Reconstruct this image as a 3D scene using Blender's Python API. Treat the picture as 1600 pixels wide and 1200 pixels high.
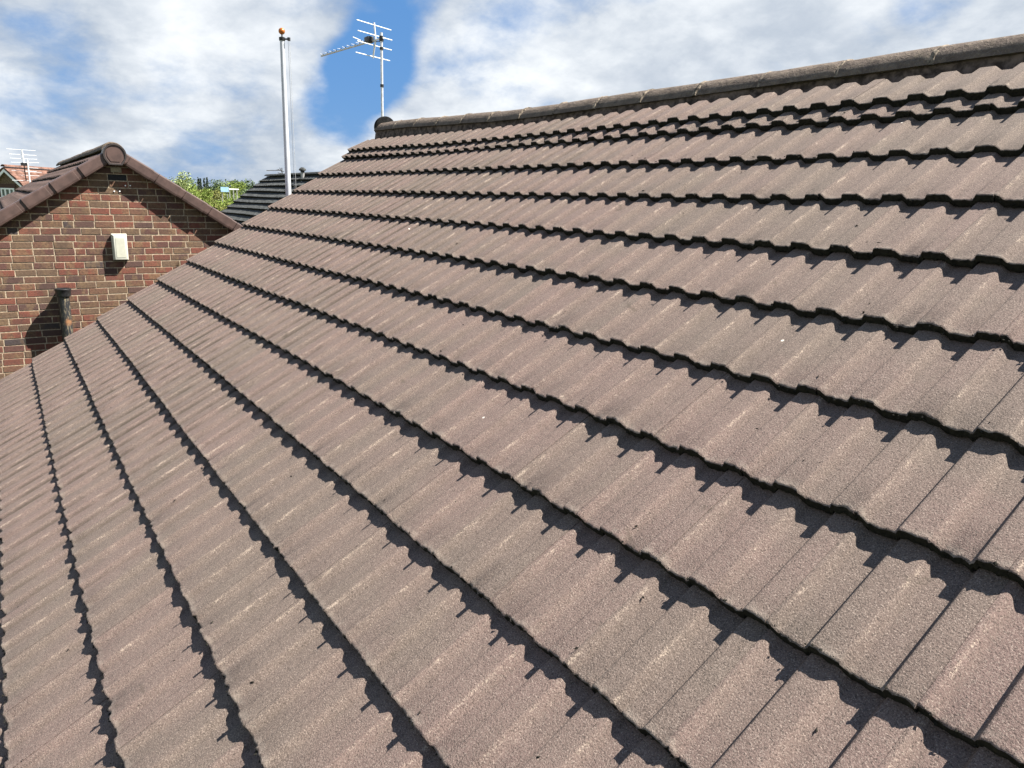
import bpy, bmesh, math, random
from mathutils import Vector, Matrix, Euler
R = math.radians
random.seed(7)
for o in list(bpy.data.objects): bpy.data.objects.remove(o)
scene = bpy.context.scene
C = scene.collection

# ------------------------------------------------------------------ camera
# solved from the roof's own lattice (course lines x roll lines); X = along the ridge towards
# the camera side, Y = towards the ridge, Z = up.  The camera stands over the lower half of the roof.
ZC = 4.6
PITCH = R(32.5)
FPX = 1143.5
u_c = Vector((-0.5641069, -0.2138004, 0.7975417))      # away along the ridge, camera frame (x right, y down, z fwd)
t_c = Vector((0.7119188, -0.6152315, 0.3386175))       # up the slope
n_c = Vector((-0.4182762, -0.7588014, -0.4992649))     # roof normal
up_c = n_c*math.cos(PITCH) + t_c*math.sin(PITCH)
h_c = t_c*math.cos(PITCH) - n_c*math.sin(PITCH)
MW = Matrix((-u_c, h_c, up_c))                          # camera frame -> world
cam_d = bpy.data.cameras.new('camera'); cam = bpy.data.objects.new('camera', cam_d); C.objects.link(cam)
cam_d.sensor_fit = 'HORIZONTAL'; cam_d.sensor_width = 36.0; cam_d.lens = 36.0*FPX/1600.0
cam_d.clip_start = 0.05; cam_d.clip_end = 3000
mw = Matrix(((MW[0][0], -MW[0][1], -MW[0][2]), (MW[1][0], -MW[1][1], -MW[1][2]), (MW[2][0], -MW[2][1], -MW[2][2])))
cam.matrix_world = Matrix.Translation((0, 0, ZC)) @ mw.to_4x4()
scene.camera = cam
scene.render.resolution_x = 1024; scene.render.resolution_y = 768
scene.view_settings.view_transform = 'Standard'; scene.view_settings.look = 'None'
scene.view_settings.exposure = 1.90; scene.view_settings.gamma = 1.0

def ray(x, y): return MW @ Vector(((x-800)/FPX, (y-600)/FPX, 1.0))
def onX(x, y, X):
    d = ray(x, y); d = d*(X/d.x); return Vector((d.x, d.y, d.z+ZC))
def proj(P):
    v = MW.transposed() @ (Vector(P)-Vector((0, 0, ZC)))
    return (800+FPX*v.x/v.z, 600+FPX*v.y/v.z, v.z)

# ------------------------------------------------------------------ light
LD = Vector((-0.083, -0.121, -0.194)).normalized()     # direction sunlight travels
sun_d = bpy.data.lights.new('sun', 'SUN'); sun = bpy.data.objects.new('sun', sun_d); C.objects.link(sun)
sun_d.energy = 5.0; sun_d.angle = R(0.53); sun_d.color = (1.0, 0.945, 0.87)
sun.rotation_euler = LD.to_track_quat('-Z', 'Y').to_euler()
sun.location = (6, 10, 20)
S = -LD
SUN_EL = math.asin(S.z); SUN_ROT = math.atan2(S.x, S.y)

# ------------------------------------------------------------------ node helper
class NT:
    def __init__(self, tree): self.t = tree; self.n = tree.nodes; self.l = tree.links
    def new(self, typ, **kw):
        nd = self.n.new(typ)
        for k, v in kw.items(): setattr(nd, k, v)
        return nd
    def put(self, sock, v):
        if isinstance(v, bpy.types.NodeSocket): self.l.new(v, sock)
        elif v is not None:
            if sock.type == 'RGBA' and not isinstance(v, (float, int)) and len(v) == 3: v = (*v, 1)
            sock.default_value = v
    def math(self, op, a, b=None, c=None, clamp=False):
        m = self.new('ShaderNodeMath', operation=op); m.use_clamp = clamp
        self.put(m.inputs[0], a); self.put(m.inputs[1], b); self.put(m.inputs[2], c); return m.outputs[0]
    def vmath(self, op, a, b=None, out=0):
        m = self.new('ShaderNodeVectorMath', operation=op); self.put(m.inputs[0], a); self.put(m.inputs[1], b)
        return m.outputs[out]
    def scale(self, a, s):
        m = self.new('ShaderNodeVectorMath', operation='SCALE'); self.put(m.inputs[0], a); self.put(m.inputs['Scale'], s); return m.outputs[0]
    def noise(self, vec, scale, detail=2, rough=0.5, out='Fac', dist=0.0):
        m = self.new('ShaderNodeTexNoise'); self.put(m.inputs['Vector'], vec); self.put(m.inputs['Scale'], scale)
        m.inputs['Detail'].default_value = detail; m.inputs['Roughness'].default_value = rough; m.inputs['Distortion'].default_value = dist
        return m.outputs[out]
    def voronoi(self, vec, scale, feature='F1', out='Distance'):
        m = self.new('ShaderNodeTexVoronoi', feature=feature); self.put(m.inputs['Vector'], vec); self.put(m.inputs['Scale'], scale)
        return m.outputs[out]
    def smooth(self, v, a, b):
        m = self.new('ShaderNodeMapRange', interpolation_type='SMOOTHSTEP'); self.put(m.inputs['Value'], v)
        self.put(m.inputs['From Min'], a); self.put(m.inputs['From Max'], b); return m.outputs[0]
    def mix(self, f, a, b, mode='MIX'):
        m = self.new('ShaderNodeMix', data_type='RGBA', blend_type=mode); self.put(m.inputs[0], f)
        self.put(m.inputs[6], a); self.put(m.inputs[7], b); return m.outputs[2]
    def ramp(self, f, stops, interp='LINEAR'):
        m = self.new('ShaderNodeValToRGB'); self.put(m.inputs[0], f); cr = m.color_ramp; cr.interpolation = interp
        while len(cr.elements) < len(stops): cr.elements.new(0.5)
        for e, (p, c) in zip(cr.elements, stops): e.position = p; e.color = (*c, 1)
        return m.outputs[0]
    def xyz(self, v):
        m = self.new('ShaderNodeSeparateXYZ'); self.put(m.inputs[0], v); return m.outputs
    def comb(self, x, y, z):
        m = self.new('ShaderNodeCombineXYZ'); self.put(m.inputs[0], x); self.put(m.inputs[1], y); self.put(m.inputs[2], z); return m.outputs[0]

# ------------------------------------------------------------------ sky
world = bpy.data.worlds.new('World'); scene.world = world; world.use_nodes = True
w = NT(world.node_tree); w.n.clear()
sky = w.new('ShaderNodeTexSky', sky_type='NISHITA'); sky.sun_disc = False
sky.sun_elevation = SUN_EL; sky.sun_rotation = SUN_ROT; sky.altitude = 60; sky.air_density = 1.0; sky.dust_density = 0.4; sky.ozone_density = 1.5
gen = w.new('ShaderNodeTexCoord').outputs['Generated']
d = w.vmath('NORMALIZE', gen)
dx, dy, dz = w.xyz(d)
den = w.math('ADD', w.math('MAXIMUM', dz, 0.0), 0.42)
pl = w.comb(w.math('DIVIDE', dx, den), w.math('DIVIDE', dy, den), 0.0)      # cloud deck seen in perspective
big = w.noise(w.vmath('ADD', pl, (3.1, 0.4, 1.7)), 1.5, 2, 0.5)
det = w.noise(w.vmath('ADD', pl, (8.2, 5.7, 0.3)), 3.6, 9, 0.58, dist=0.15)
puf = w.noise(w.vmath('ADD', pl, (1.2, 9.7, 4.3)), 11.0, 6, 0.6, dist=0.2)
cov = w.math('ADD', w.math('MULTIPLY', big, 0.55), w.math('ADD', w.math('MULTIPLY', det, 0.80), w.math('SUBTRACT', w.math('MULTIPLY', puf, 0.22), 0.105)))
def hole(px, py, rad, amt):
    v = ray(px, py).normalized()
    dt = w.vmath('DOT_PRODUCT', d, tuple(v), out=1)
    return w.math('MULTIPLY', w.smooth(dt, math.cos(rad), 1.0), amt)
gap = None
for hx, hy, rr, am in ((535, 158, 0.065, 0.34), (580, 105, 0.068, 0.44), (600, 45, 0.055, 0.20), (640, -5, 0.05, 0.17), (1455, -5, 0.05, 0.16), (60, 95, 0.09, 0.14), (330, 165, 0.09, 0.12)):
    hh = hole(hx, hy, rr, am); gap = hh if gap is None else w.math('ADD', gap, hh)
cov = w.math('SUBTRACT', cov, gap)
cov = w.math('SUBTRACT', cov, w.math('MULTIPLY', w.smooth(dz, 0.25, 0.85), 0.30))   # cloud thinned towards the unseen zenith, to cut sky fill in the shadows
mask = w.smooth(cov, 0.33, 0.68)
shade = w.noise(w.vmath('ADD', pl, (5.5, 2.2, 7.7)), 3.4, 7, 0.55, dist=0.2)
lit = w.math('ADD', w.math('MULTIPLY', w.smooth(cov, 0.45, 0.95), 0.40), w.math('ADD', w.math('MULTIPLY', w.smooth(shade, 0.32, 0.68), 0.66), w.math('MULTIPLY', w.smooth(puf, 0.38, 0.68), 0.14)), clamp=True)
ccol = w.mix(lit, (2.45, 2.85, 3.4), (5.7, 5.85, 5.95))
blue = w.mix(0.65, w.scale(sky.outputs[0], 0.45), (0.60, 1.95, 4.6))
col = w.mix(w.math('MULTIPLY', mask, 0.96), blue, ccol)
bg = w.new('ShaderNodeBackground'); w.put(bg.inputs[0], col); bg.inputs[1].default_value = 0.05
out = w.new('ShaderNodeOutputWorld'); w.l.new(bg.outputs[0], out.inputs[0])

# ------------------------------------------------------------------ materials
def material(name):
    m = bpy.data.materials.new(name); m.use_nodes = True
    nt = NT(m.node_tree); b = m.node_tree.nodes['Principled BSDF']
    return m, nt, b
def simple(name, colr, rough=0.6, metal=0.0, var=0.12, scale=30, bump=0.0, spec=0.4):
    m, nt, b = material(name)
    co = nt.new('ShaderNodeTexCoord').outputs['Object']
    nz = nt.noise(co, scale, 4, 0.6)
    lo = tuple(c*(1-var*1.6) for c in colr); hi = tuple(min(1, c*(1+var)) for c in colr)
    nt.put(b.inputs['Base Color'], nt.mix(nt.smooth(nz, 0.3, 0.7), lo, hi))
    b.inputs['Roughness'].default_value = rough; b.inputs['Metallic'].default_value = metal
    b.inputs['Specular IOR Level'].default_value = spec
    if bump:
        bp = nt.new('ShaderNodeBump'); bp.inputs['Strength'].default_value = bump; bp.inputs['Distance'].default_value = 0.01
        nt.put(bp.inputs['Height'], nz); nt.put(b.inputs['Normal'], bp.outputs[0])
    return m
def rnd(nt):
    a = nt.new('ShaderNodeObjectInfo').outputs['Random']; g = nt.new('ShaderNodeNewGeometry').outputs['Random Per Island']
    return nt.math('FRACT', nt.math('ADD', a, nt.math('MULTIPLY', g, 7.31)))

W = 0.15; G = 0.3198; HR = 0.0190; TT = 0.0290; TH = 0.0255
def tile_material():
    m, nt, b = material('sanded_concrete_tile')
    uv = nt.new('ShaderNodeUVMap'); uv.uv_map = 'tile'                  # metres across and up the tile
    uvx, uvy, _ = nt.xyz(uv.outputs[0])
    pos = nt.new('ShaderNodeNewGeometry').outputs['Position']
    r = rnd(nt)
    g1 = nt.noise(pos, 330, 2, 0.8); g2 = nt.noise(pos, 250, 2, 0.7); g3 = nt.noise(pos, 30, 4, 0.65)
    g4 = nt.noise(pos, 3.2, 4, 0.6); g5 = nt.noise(pos, 0.9, 3, 0.5)
    pinkm = nt.math('ADD', nt.smooth(g5, 0.35, 0.65), nt.math('MULTIPLY', nt.smooth(nt.xyz(pos)[0], -1.2, -4.0), 0.55))
    base = nt.mix(pinkm, (0.105, 0.081, 0.066), (0.119, 0.083, 0.071))
    base = nt.mix(nt.math('MULTIPLY', nt.smooth(g4, 0.40, 0.7), 0.7), base, (0.104, 0.082, 0.066))
    base = nt.mix(nt.math('MULTIPLY', nt.smooth(r, 0.55, 1.0), 0.45), base, (0.127, 0.086, 0.075))
    base = nt.mix(nt.math('MULTIPLY', nt.smooth(r, 0.35, 0.0), 0.45), base, (0.093, 0.075, 0.060))
    # sand grain: dark pits and pale grains
    base = nt.mix(nt.math('MULTIPLY', nt.smooth(g2, 0.52, 0.33), 0.70), base, (0.028, 0.022, 0.018))
    base = nt.mix(nt.math('MULTIPLY', nt.smooth(g1, 0.52, 0.68), 0.78), base, (0.260, 0.210, 0.175))
    base = nt.mix(nt.math('MULTIPLY', nt.smooth(g3, 0.5, 0.75), 0.25), base, (0.076, 0.060, 0.050))
    # worn cream streak along the right shoulder of each roll
    jit = nt.math('MULTIPLY', nt.math('SUBTRACT', nt.noise(pos, 55, 3, 0.7), 0.5), 0.020)
    xx = nt.math('ADD', uvx, nt.math('MULTIPLY', jit, 0.35))
    wrap = nt.math('PINGPONG', nt.math('ADD', xx, 0.30-0.0125), 0.075)
    streak = nt.smooth(wrap, 0.0105, 0.0)
    long_ = nt.noise(nt.comb(nt.math('MULTIPLY', uvx, 40), nt.math('MULTIPLY', uvy, 11), nt.math('MULTIPLY', r, 91)), 1.0, 3, 0.65)
    grain = nt.noise(pos, 270, 2, 0.9)
    # the more worn the place, the lower the threshold of grains rubbed bare
    thr = nt.math('SUBTRACT', 0.80, nt.math('MULTIPLY', nt.math('MULTIPLY', streak, nt.smooth(long_, 0.34, 0.74)), 0.35))
    bare = nt.smooth(nt.math('SUBTRACT', grain, thr), -0.05, 0.07)
    base = nt.mix(nt.math('MULTIPLY', bare, 0.62), base, (0.34, 0.275, 0.215))
    # faint pale wear at the nose, lichen and dirt blotches, soot specks, bird-lime spots
    nose = nt.math('MULTIPLY', nt.smooth(nt.math('ADD', uvy, nt.math('MULTIPLY', jit, 1.5)), 0.03, 0.004), nt.smooth(g3, 0.45, 0.62))
    base = nt.mix(nt.math('MULTIPLY', nose, 0.35), base, (0.25, 0.21, 0.172))
    run = nt.noise(nt.comb(nt.math('MULTIPLY', uvx, 22), nt.math('MULTIPLY', uvy, 3.5), nt.math('MULTIPLY', r, 53)), 1.0, 4, 0.65)
    base = nt.mix(nt.math('MULTIPLY', nt.smooth(run, 0.60, 0.78), 0.35), base, (0.070, 0.058, 0.045))
    blot = nt.noise(pos, 7.5, 5, 0.62, dist=0.6)
    base = nt.mix(nt.math('MULTIPLY', nt.smooth(blot, 0.650, 0.72), 0.60), base, (0.060, 0.047, 0.036))
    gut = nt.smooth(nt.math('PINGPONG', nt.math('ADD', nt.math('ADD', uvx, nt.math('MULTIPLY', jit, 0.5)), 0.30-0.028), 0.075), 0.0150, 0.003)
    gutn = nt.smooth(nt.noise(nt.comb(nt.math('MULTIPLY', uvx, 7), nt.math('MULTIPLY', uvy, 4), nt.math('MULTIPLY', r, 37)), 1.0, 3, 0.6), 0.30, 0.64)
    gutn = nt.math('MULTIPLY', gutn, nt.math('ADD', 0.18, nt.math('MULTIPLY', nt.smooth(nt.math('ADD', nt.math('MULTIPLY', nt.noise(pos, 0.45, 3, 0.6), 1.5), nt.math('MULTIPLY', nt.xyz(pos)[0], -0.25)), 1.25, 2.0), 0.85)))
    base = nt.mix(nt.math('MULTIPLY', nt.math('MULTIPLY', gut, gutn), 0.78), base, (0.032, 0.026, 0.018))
    sp = nt.voronoi(pos, 16.0); spc = nt.new('ShaderNodeSeparateColor'); nt.put(spc.inputs[0], nt.voronoi(pos, 16.0, out='Color'))
    rad = nt.math('MULTIPLY', nt.smooth(spc.outputs[0], 0.80, 1.0), 0.045)
    base = nt.mix(nt.math('MULTIPLY', nt.math('LESS_THAN', nt.math('ADD', sp, nt.math('MULTIPLY', jit, 5.0)), rad), 0.85), base, (0.022, 0.018, 0.014))
    wp = nt.voronoi(nt.vmath('ADD', pos, (3.3, 1.1, 0.7)), 7.0); wpc = nt.new('ShaderNodeSeparateColor'); nt.put(wpc.inputs[0], nt.voronoi(nt.vmath('ADD', pos, (3.3, 1.1, 0.7)), 7.0, out='Color'))
    wr = nt.math('MULTIPLY', nt.smooth(wpc.outputs[1], 0.93, 1.0), 0.040)
    base = nt.mix(nt.math('MULTIPLY', nt.math('LESS_THAN', nt.math('ADD', wp, nt.math('MULTIPLY', jit, 2.0)), wr), 0.8), base, (0.55, 0.52, 0.45))
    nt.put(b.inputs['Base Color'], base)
    b.inputs['Roughness'].default_value = 0.93; b.inputs['Specular IOR Level'].default_value = 0.25
    bp = nt.new('ShaderNodeBump'); bp.inputs['Strength'].default_value = 0.75; bp.inputs['Distance'].default_value = 0.0022
    hgt = nt.math('ADD', nt.math('MULTIPLY', g1, 0.5), nt.math('ADD', nt.math('MULTIPLY', g2, 1.0), nt.math('MULTIPLY', g3, 1.2)))
    nt.put(bp.inputs['Height'], hgt); nt.put(b.inputs['Normal'], bp.outputs[0])
    return m
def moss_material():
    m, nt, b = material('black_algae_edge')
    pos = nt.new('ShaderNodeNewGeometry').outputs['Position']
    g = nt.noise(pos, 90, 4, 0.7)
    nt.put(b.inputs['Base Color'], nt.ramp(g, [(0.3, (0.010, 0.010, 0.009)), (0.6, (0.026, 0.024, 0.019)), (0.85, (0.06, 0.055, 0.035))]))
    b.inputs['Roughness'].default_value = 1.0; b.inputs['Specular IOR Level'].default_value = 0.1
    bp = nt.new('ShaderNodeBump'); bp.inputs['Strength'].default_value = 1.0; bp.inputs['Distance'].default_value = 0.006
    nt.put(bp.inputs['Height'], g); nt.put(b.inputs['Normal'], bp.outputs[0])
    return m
def ridge_material():
    m, nt, b = material('lichened_ridge_concrete')
    pos = nt.new('ShaderNodeNewGeometry').outputs['Position']; r = rnd(nt)
    g1 = nt.noise(pos, 60, 5, 0.7); g2 = nt.noise(pos, 14, 5, 0.65, dist=0.4); g3 = nt.noise(pos, 160, 2, 0.6)
    base = nt.mix(nt.smooth(g2, 0.35, 0.65), (0.080, 0.062, 0.050), (0.135, 0.106, 0.083))
    base = nt.mix(nt.math('MULTIPLY', nt.smooth(g1, 0.50, 0.72), 0.75), base, (0.19, 0.158, 0.108))
    base = nt.mix(nt.math('MULTIPLY', nt.smooth(g3, 0.58, 0.72), 0.45), base, (0.26, 0.23, 0.18))
    base = nt.mix(nt.math('MULTIPLY', r, 0.25), base, (0.11, 0.08, 0.066))
    nt.put(b.inputs['Base Color'], base); b.inputs['Roughness'].default_value = 0.95; b.inputs['Specular IOR Level'].default_value = 0.2
    bp = nt.new('ShaderNodeBump'); bp.inputs['Strength'].default_value = 0.8; bp.inputs['Distance'].default_value = 0.012
    nt.put(bp.inputs['Height'], nt.math('ADD', g1, g2)); nt.put(b.inputs['Normal'], bp.outputs[0])
    return m
def brick_material():
    m, nt, b = material('multi_stock_brick')
    pos = nt.new('ShaderNodeNewGeometry').outputs['Position']; r = rnd(nt)
    px, py, pz = nt.xyz(pos)
    sv = nt.comb(nt.math('MULTIPLY', r, 57.0), nt.math('MULTIPLY', py, 9.0), nt.math('MULTIPLY', pz, 5.0))
    n1 = nt.noise(sv, 1.0, 2, 0.5); n2 = nt.noise(pos, 45, 4, 0.7); n3 = nt.noise(pos, 130, 3, 0.7)
    a = nt.ramp(r, [(0.0, (0.125, 0.048, 0.034)), (0.16, (0.150, 0.053, 0.036)), (0.32, (0.095, 0.046, 0.037)), (0.47, (0.125, 0.066, 0.043)),
                    (0.62, (0.120, 0.078, 0.050)), (0.76, (0.080, 0.046, 0.038)), (0.88, (0.155, 0.062, 0.040)), (0.97, (0.050, 0.040, 0.040))], 'CONSTANT')
    olive = nt.mix(nt.smooth(n2, 0.3, 0.7), (0.115, 0.074, 0.042), (0.175, 0.115, 0.064))
    base = nt.mix(nt.math('MULTIPLY', nt.smooth(n1, 0.50, 0.62), 0.62), a, olive)
    base = nt.mix(nt.math('MULTIPLY', nt.smooth(n2, 0.55, 0.32), 0.5), base, (0.050, 0.030, 0.027))
    base = nt.mix(nt.math('MULTIPLY', nt.smooth(n3, 0.60, 0.75), 0.35), base, (0.30, 0.23, 0.165))
    n4 = nt.noise(pos, 2.3, 4, 0.6, dist=0.5)
    base = nt.mix(nt.math('MULTIPLY', nt.smooth(n4, 0.48, 0.72), 0.45), base, (0.045, 0.031, 0.026))
    nt.put(b.inputs['Base Color'], base); b.inputs['Roughness'].default_value = 0.9; b.inputs['Specular IOR Level'].default_value = 0.25
    bp = nt.new('ShaderNodeBump'); bp.inputs['Strength'].default_value = 0.6; bp.inputs['Distance'].default_value = 0.004
    nt.put(bp.inputs['Height'], nt.math('ADD', n2, n3)); nt.put(b.inputs['Normal'], bp.outputs[0])
    return m
def leaf_material(name, c1, c2, c3):
    m, nt, b = material(name)
    g = nt.new('ShaderNodeNewGeometry'); r = g.outputs['Random Per Island']
    big = nt.noise(g.outputs['Position'], 0.35, 2, 0.5)
    base = nt.ramp(r, [(0.0, c1), (0.5, c2), (1.0, c3)])
    base = nt.mix(nt.math('MULTIPLY', nt.smooth(big, 0.4, 0.65), 0.5), base, c3)
    nt.put(b.inputs['Base Color'], base); b.inputs['Roughness'].default_value = 0.7; b.inputs['Specular IOR Level'].default_value = 0.2
    return m

M_TILE = tile_material(); M_MOSS = moss_material(); M_RIDGE = ridge_material(); M_BRICK = brick_material()
M_MORTAR = simple('pale_mortar', (0.33, 0.265, 0.19), 0.95, var=0.22, scale=40, bump=0.4, spec=0.2)
M_BED = simple('weathered_bedding_mortar', (0.105, 0.080, 0.068), 0.97, var=0.4, scale=25, bump=0.8, spec=0.1)
M_FELT = simple('dark_underlay', (0.012, 0.012, 0.012), 1.0)
M_CAP = simple('brown_verge_plastic', (0.072, 0.044, 0.037), 0.48, var=0.18, scale=9, spec=0.45)
M_CAP_D = simple('dark_brown_plastic', (0.035, 0.028, 0.026), 0.45, var=0.15, scale=12, spec=0.4)
M_NTILE = simple('brown_neighbour_tile', (0.080, 0.055, 0.047), 0.9, var=0.35, scale=22, bump=0.5, spec=0.2)
M_WHITE = simple('white_box_plastic', (0.48, 0.48, 0.41), 0.4, var=0.05, scale=14)
M_UPVC = simple('white_window_frame', (0.80, 0.80, 0.78), 0.4, var=0.04)
M_ALU = simple('brushed_aluminium', (0.62, 0.63, 0.64), 0.42, metal=0.55, var=0.12, scale=40)
M_RODS = simple('bright_aluminium_rod', (0.80, 0.81, 0.80), 0.35, metal=0.3, var=0.06, scale=60)
M_POLE = simple('silver_white_paint', (0.46, 0.48, 0.51), 0.35, var=0.06, scale=6)
M_BLACK = simple('black_plastic', (0.014, 0.014, 0.015), 0.45, var=0.3, scale=30)
M_ORANGE = simple('orange_gilt_ball', (0.42, 0.13, 0.025), 0.28, metal=0.35, var=0.1)
M_ROPE = simple('pale_cord', (0.40, 0.41, 0.41), 0.8)
M_SLATE = simple('charcoal_concrete_tile', (0.052, 0.055, 0.053), 0.95, var=0.45, scale=10, bump=0.5, spec=0.15)
M_TERRA = simple('orange_clay_tile', (0.125, 0.068, 0.050), 0.9, var=0.3, scale=5, spec=0.2)
M_BUFF = simple('buff_brown_brick', (0.135, 0.094, 0.060), 0.95, var=0.3, scale=14, spec=0.2)
M_GLASS = simple('window_glass', (0.06, 0.09, 0.09), 0.06, var=0.2, scale=2, spec=0.8)
M_BARK = simple('bark', (0.085, 0.065, 0.045), 0.95, var=0.3, scale=9, bump=0.5, spec=0.1)
M_STEEL = simple('grey_flue_metal', (0.30, 0.30, 0.29), 0.5, metal=0.4, var=0.2, scale=12)
M_SIGN = simple('pale_blue_panel', (0.27, 0.44, 0.60), 0.4, var=0.12, scale=1.5)
def pipe_material():
    m, nt, b = material('worn_black_pipe')
    pos = nt.new('ShaderNodeTexCoord').outputs['Object']; x, y, z = nt.xyz(pos)
    n1 = nt.noise(nt.comb(nt.math('MULTIPLY', x, 60), nt.math('MULTIPLY', y, 60), nt.math('MULTIPLY', z, 14)), 1.0, 5, 0.7)
    n2 = nt.noise(pos, 11, 3, 0.6)
    base = nt.mix(nt.smooth(n1, 0.50, 0.66), (0.013, 0.014, 0.016), (0.20, 0.165, 0.105))
    sp = nt.smooth(nt.vmath('DISTANCE', pos, (0.055, 0.02, -0.36), out=1), 0.060, 0.015)
    base = nt.mix(nt.math('MULTIPLY', sp, nt.smooth(n2, 0.35, 0.6)), base, (0.24, 0.115, 0.050))
    nt.put(b.inputs['Base Color'], base); b.inputs['Roughness'].default_value = 0.55
    return m
M_PIPE = pipe_material()
def ground_material():
    m, nt, b = material('grass_and_gardens')
    pos = nt.new('ShaderNodeNewGeometry').outputs['Position']
    base = nt.ramp(nt.noise(pos, 0.05, 5, 0.6), [(0.3, (0.045, 0.070, 0.022)), (0.55, (0.070, 0.090, 0.030)), (0.75, (0.10, 0.095, 0.05))])
    base = nt.mix(nt.math('MULTIPLY', nt.noise(pos, 3.0, 4, 0.7), 0.5), base, (0.03, 0.045, 0.018))
    nt.put(b.inputs['Base Color'], base); b.inputs['Roughness'].default_value = 0.95
    return m
M_GROUND = ground_material()
M_PAVE = simple('grey_paving', (0.16, 0.155, 0.145), 0.95, var=0.25, scale=6, bump=0.3, spec=0.2)

# ------------------------------------------------------------------ mesh helpers
def mesh_obj(name, verts, faces, mats, parent=None, mi=None, smooth=False):
    me = bpy.data.meshes.new(name); me.from_pydata([tuple(v) for v in verts], [], faces)
    for m in (mats if isinstance(mats, (list, tuple)) else [mats]): me.materials.append(m)
    if mi: me.polygons.foreach_set('material_index', mi)
    if smooth: me.polygons.foreach_set('use_smooth', [True]*len(me.polygons))
    me.update()
    return link(name, me, parent)
def link(name, me, parent=None):
    o = bpy.data.objects.new(name, me); C.objects.link(o)
    if parent is not None: o.parent = parent
    return o
def thing(name, label, cat, loc=(0, 0, 0), group=None, rotz=0):
    o = bpy.data.objects.new(name, None); C.objects.link(o); o.location = loc; o.rotation_euler = (0, 0, rotz)
    o.empty_display_size = 0.2
    o['label'] = label; o['category'] = cat
    if group: o['group'] = group
    return o
def structure(o): o['kind'] = 'structure'; return o
def stuff(o): o['kind'] = 'stuff'; return o
class MB:
    def __init__(self): self.v = []; self.f = []
    def add(self, vs, fs):
        n = len(self.v); self.v += [Vector(q) for q in vs]; self.f += [tuple(i+n for i in q) for q in fs]; return self
    def box(self, x0, x1, y0, y1, z0, z1):
        return self.add([(x0,y0,z0),(x1,y0,z0),(x1,y1,z0),(x0,y1,z0),(x0,y0,z1),(x1,y0,z1),(x1,y1,z1),(x0,y1,z1)],
                        [(0,3,2,1),(4,5,6,7),(0,1,5,4),(1,2,6,5),(2,3,7,6),(3,0,4,7)])
    def prism(self, poly, e):          # poly: list of 3d points (planar), extruded by vector e
        k = len(poly); e = Vector(e)
        return self.add(list(map(Vector, poly))+[Vector(q)+e for q in poly],
                        [tuple(range(k))[::-1], tuple(range(k, 2*k))]+[(i, (i+1) % k, k+(i+1) % k, k+i) for i in range(k)])
    def tube(self, a, b, r0, r1=None, seg=10, cap=True):
        a, b = Vector(a), Vector(b); r1 = r0 if r1 is None else r1
        z = (b-a).normalized(); x = z.orthogonal().normalized(); y = z.cross(x)
        vs = []
        for P, r in ((a, r0), (b, r1)):
            for i in range(seg):
                an = 2*math.pi*i/seg; vs.append(P+(x*math.cos(an)+y*math.sin(an))*r)
        fs = [(i, (i+1) % seg, seg+(i+1) % seg, seg+i) for i in range(seg)]
        if cap: fs += [tuple(range(seg))[::-1], tuple(range(seg, 2*seg))]
        return self.add(vs, fs)
    def lathe(self, c, prof, seg=20):   # prof: (r, z)
        c = Vector(c); vs = []; k = len(prof)
        for r, z in prof:
            for i in range(seg):
                an = 2*math.pi*i/seg; vs.append(c+Vector((r*math.cos(an), r*math.sin(an), z)))
        fs = [(j*seg+i, j*seg+(i+1) % seg, (j+1)*seg+(i+1) % seg, (j+1)*seg+i) for j in range(k-1) for i in range(seg)]
        fs += [tuple(range(seg))[::-1], tuple(range((k-1)*seg, k*seg))]
        return self.add(vs, fs)
    def build(self, name, mat, parent=None, smooth=False):
        o = mesh_obj(name, self.v, self.f, mat, None)
        if parent is not None:
            inv = Matrix.Translation(-Vector(parent_loc(parent)))
            o.data.transform(inv); o.parent = parent
        if smooth: shade(o.data)
        return o
def parent_loc(p):
    v = Vector(p.location)
    while p.parent is not None: p = p.parent; v = v+Vector(p.location)
    return v
def shade(me, ang=40):
    me.polygons.foreach_set('use_smooth', [True]*len(me.polygons))
    try: me.set_sharp_from_angle(angle=R(ang))
    except Exception: pass
def bevel_obj(o, wd, seg=2):
    bm = bmesh.new(); bm.from_mesh(o.data)
    bmesh.ops.bevel(bm, geom=list(bm.edges), offset=wd, segments=seg, affect='EDGES', profile=0.6)
    bm.to_mesh(o.data); bm.free(); shade(o.data)

# ------------------------------------------------------------------ ground and distance
gv = []; gf = []
NR = 70
for i in range(NR+1):
    r_ = 1500*(i/NR)**2.2
    for j in range(72):
        an = 2*math.pi*j/72; x, y = r_*math.cos(an), r_*math.sin(an)
        # a low valley side rises to the west (beyond the gable), where the wood stands
        far = max(0.0, min(1.0, (r_-90)/330.0)); far = far*far*(3-2*far)
        z = far*(6.0+2.5*math.sin(an*3+1.0)+1.5*math.sin(an*7+0.3)) - 0.4*max(0, min(1, (r_-25)/40))
        gv.append((x, y, z))
for i in range(NR):
    for j in range(72):
        a_, b_ = i*72+j, i*72+(j+1) % 72
        gf.append((a_, b_, b_+72, a_+72))
structure(mesh_obj('ground', gv, gf, M_GROUND, smooth=True))
structure(MB().box(-9.60, -7.70, -4.0, 9.0, 0.0, 0.05).build('path', M_PAVE))

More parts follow.
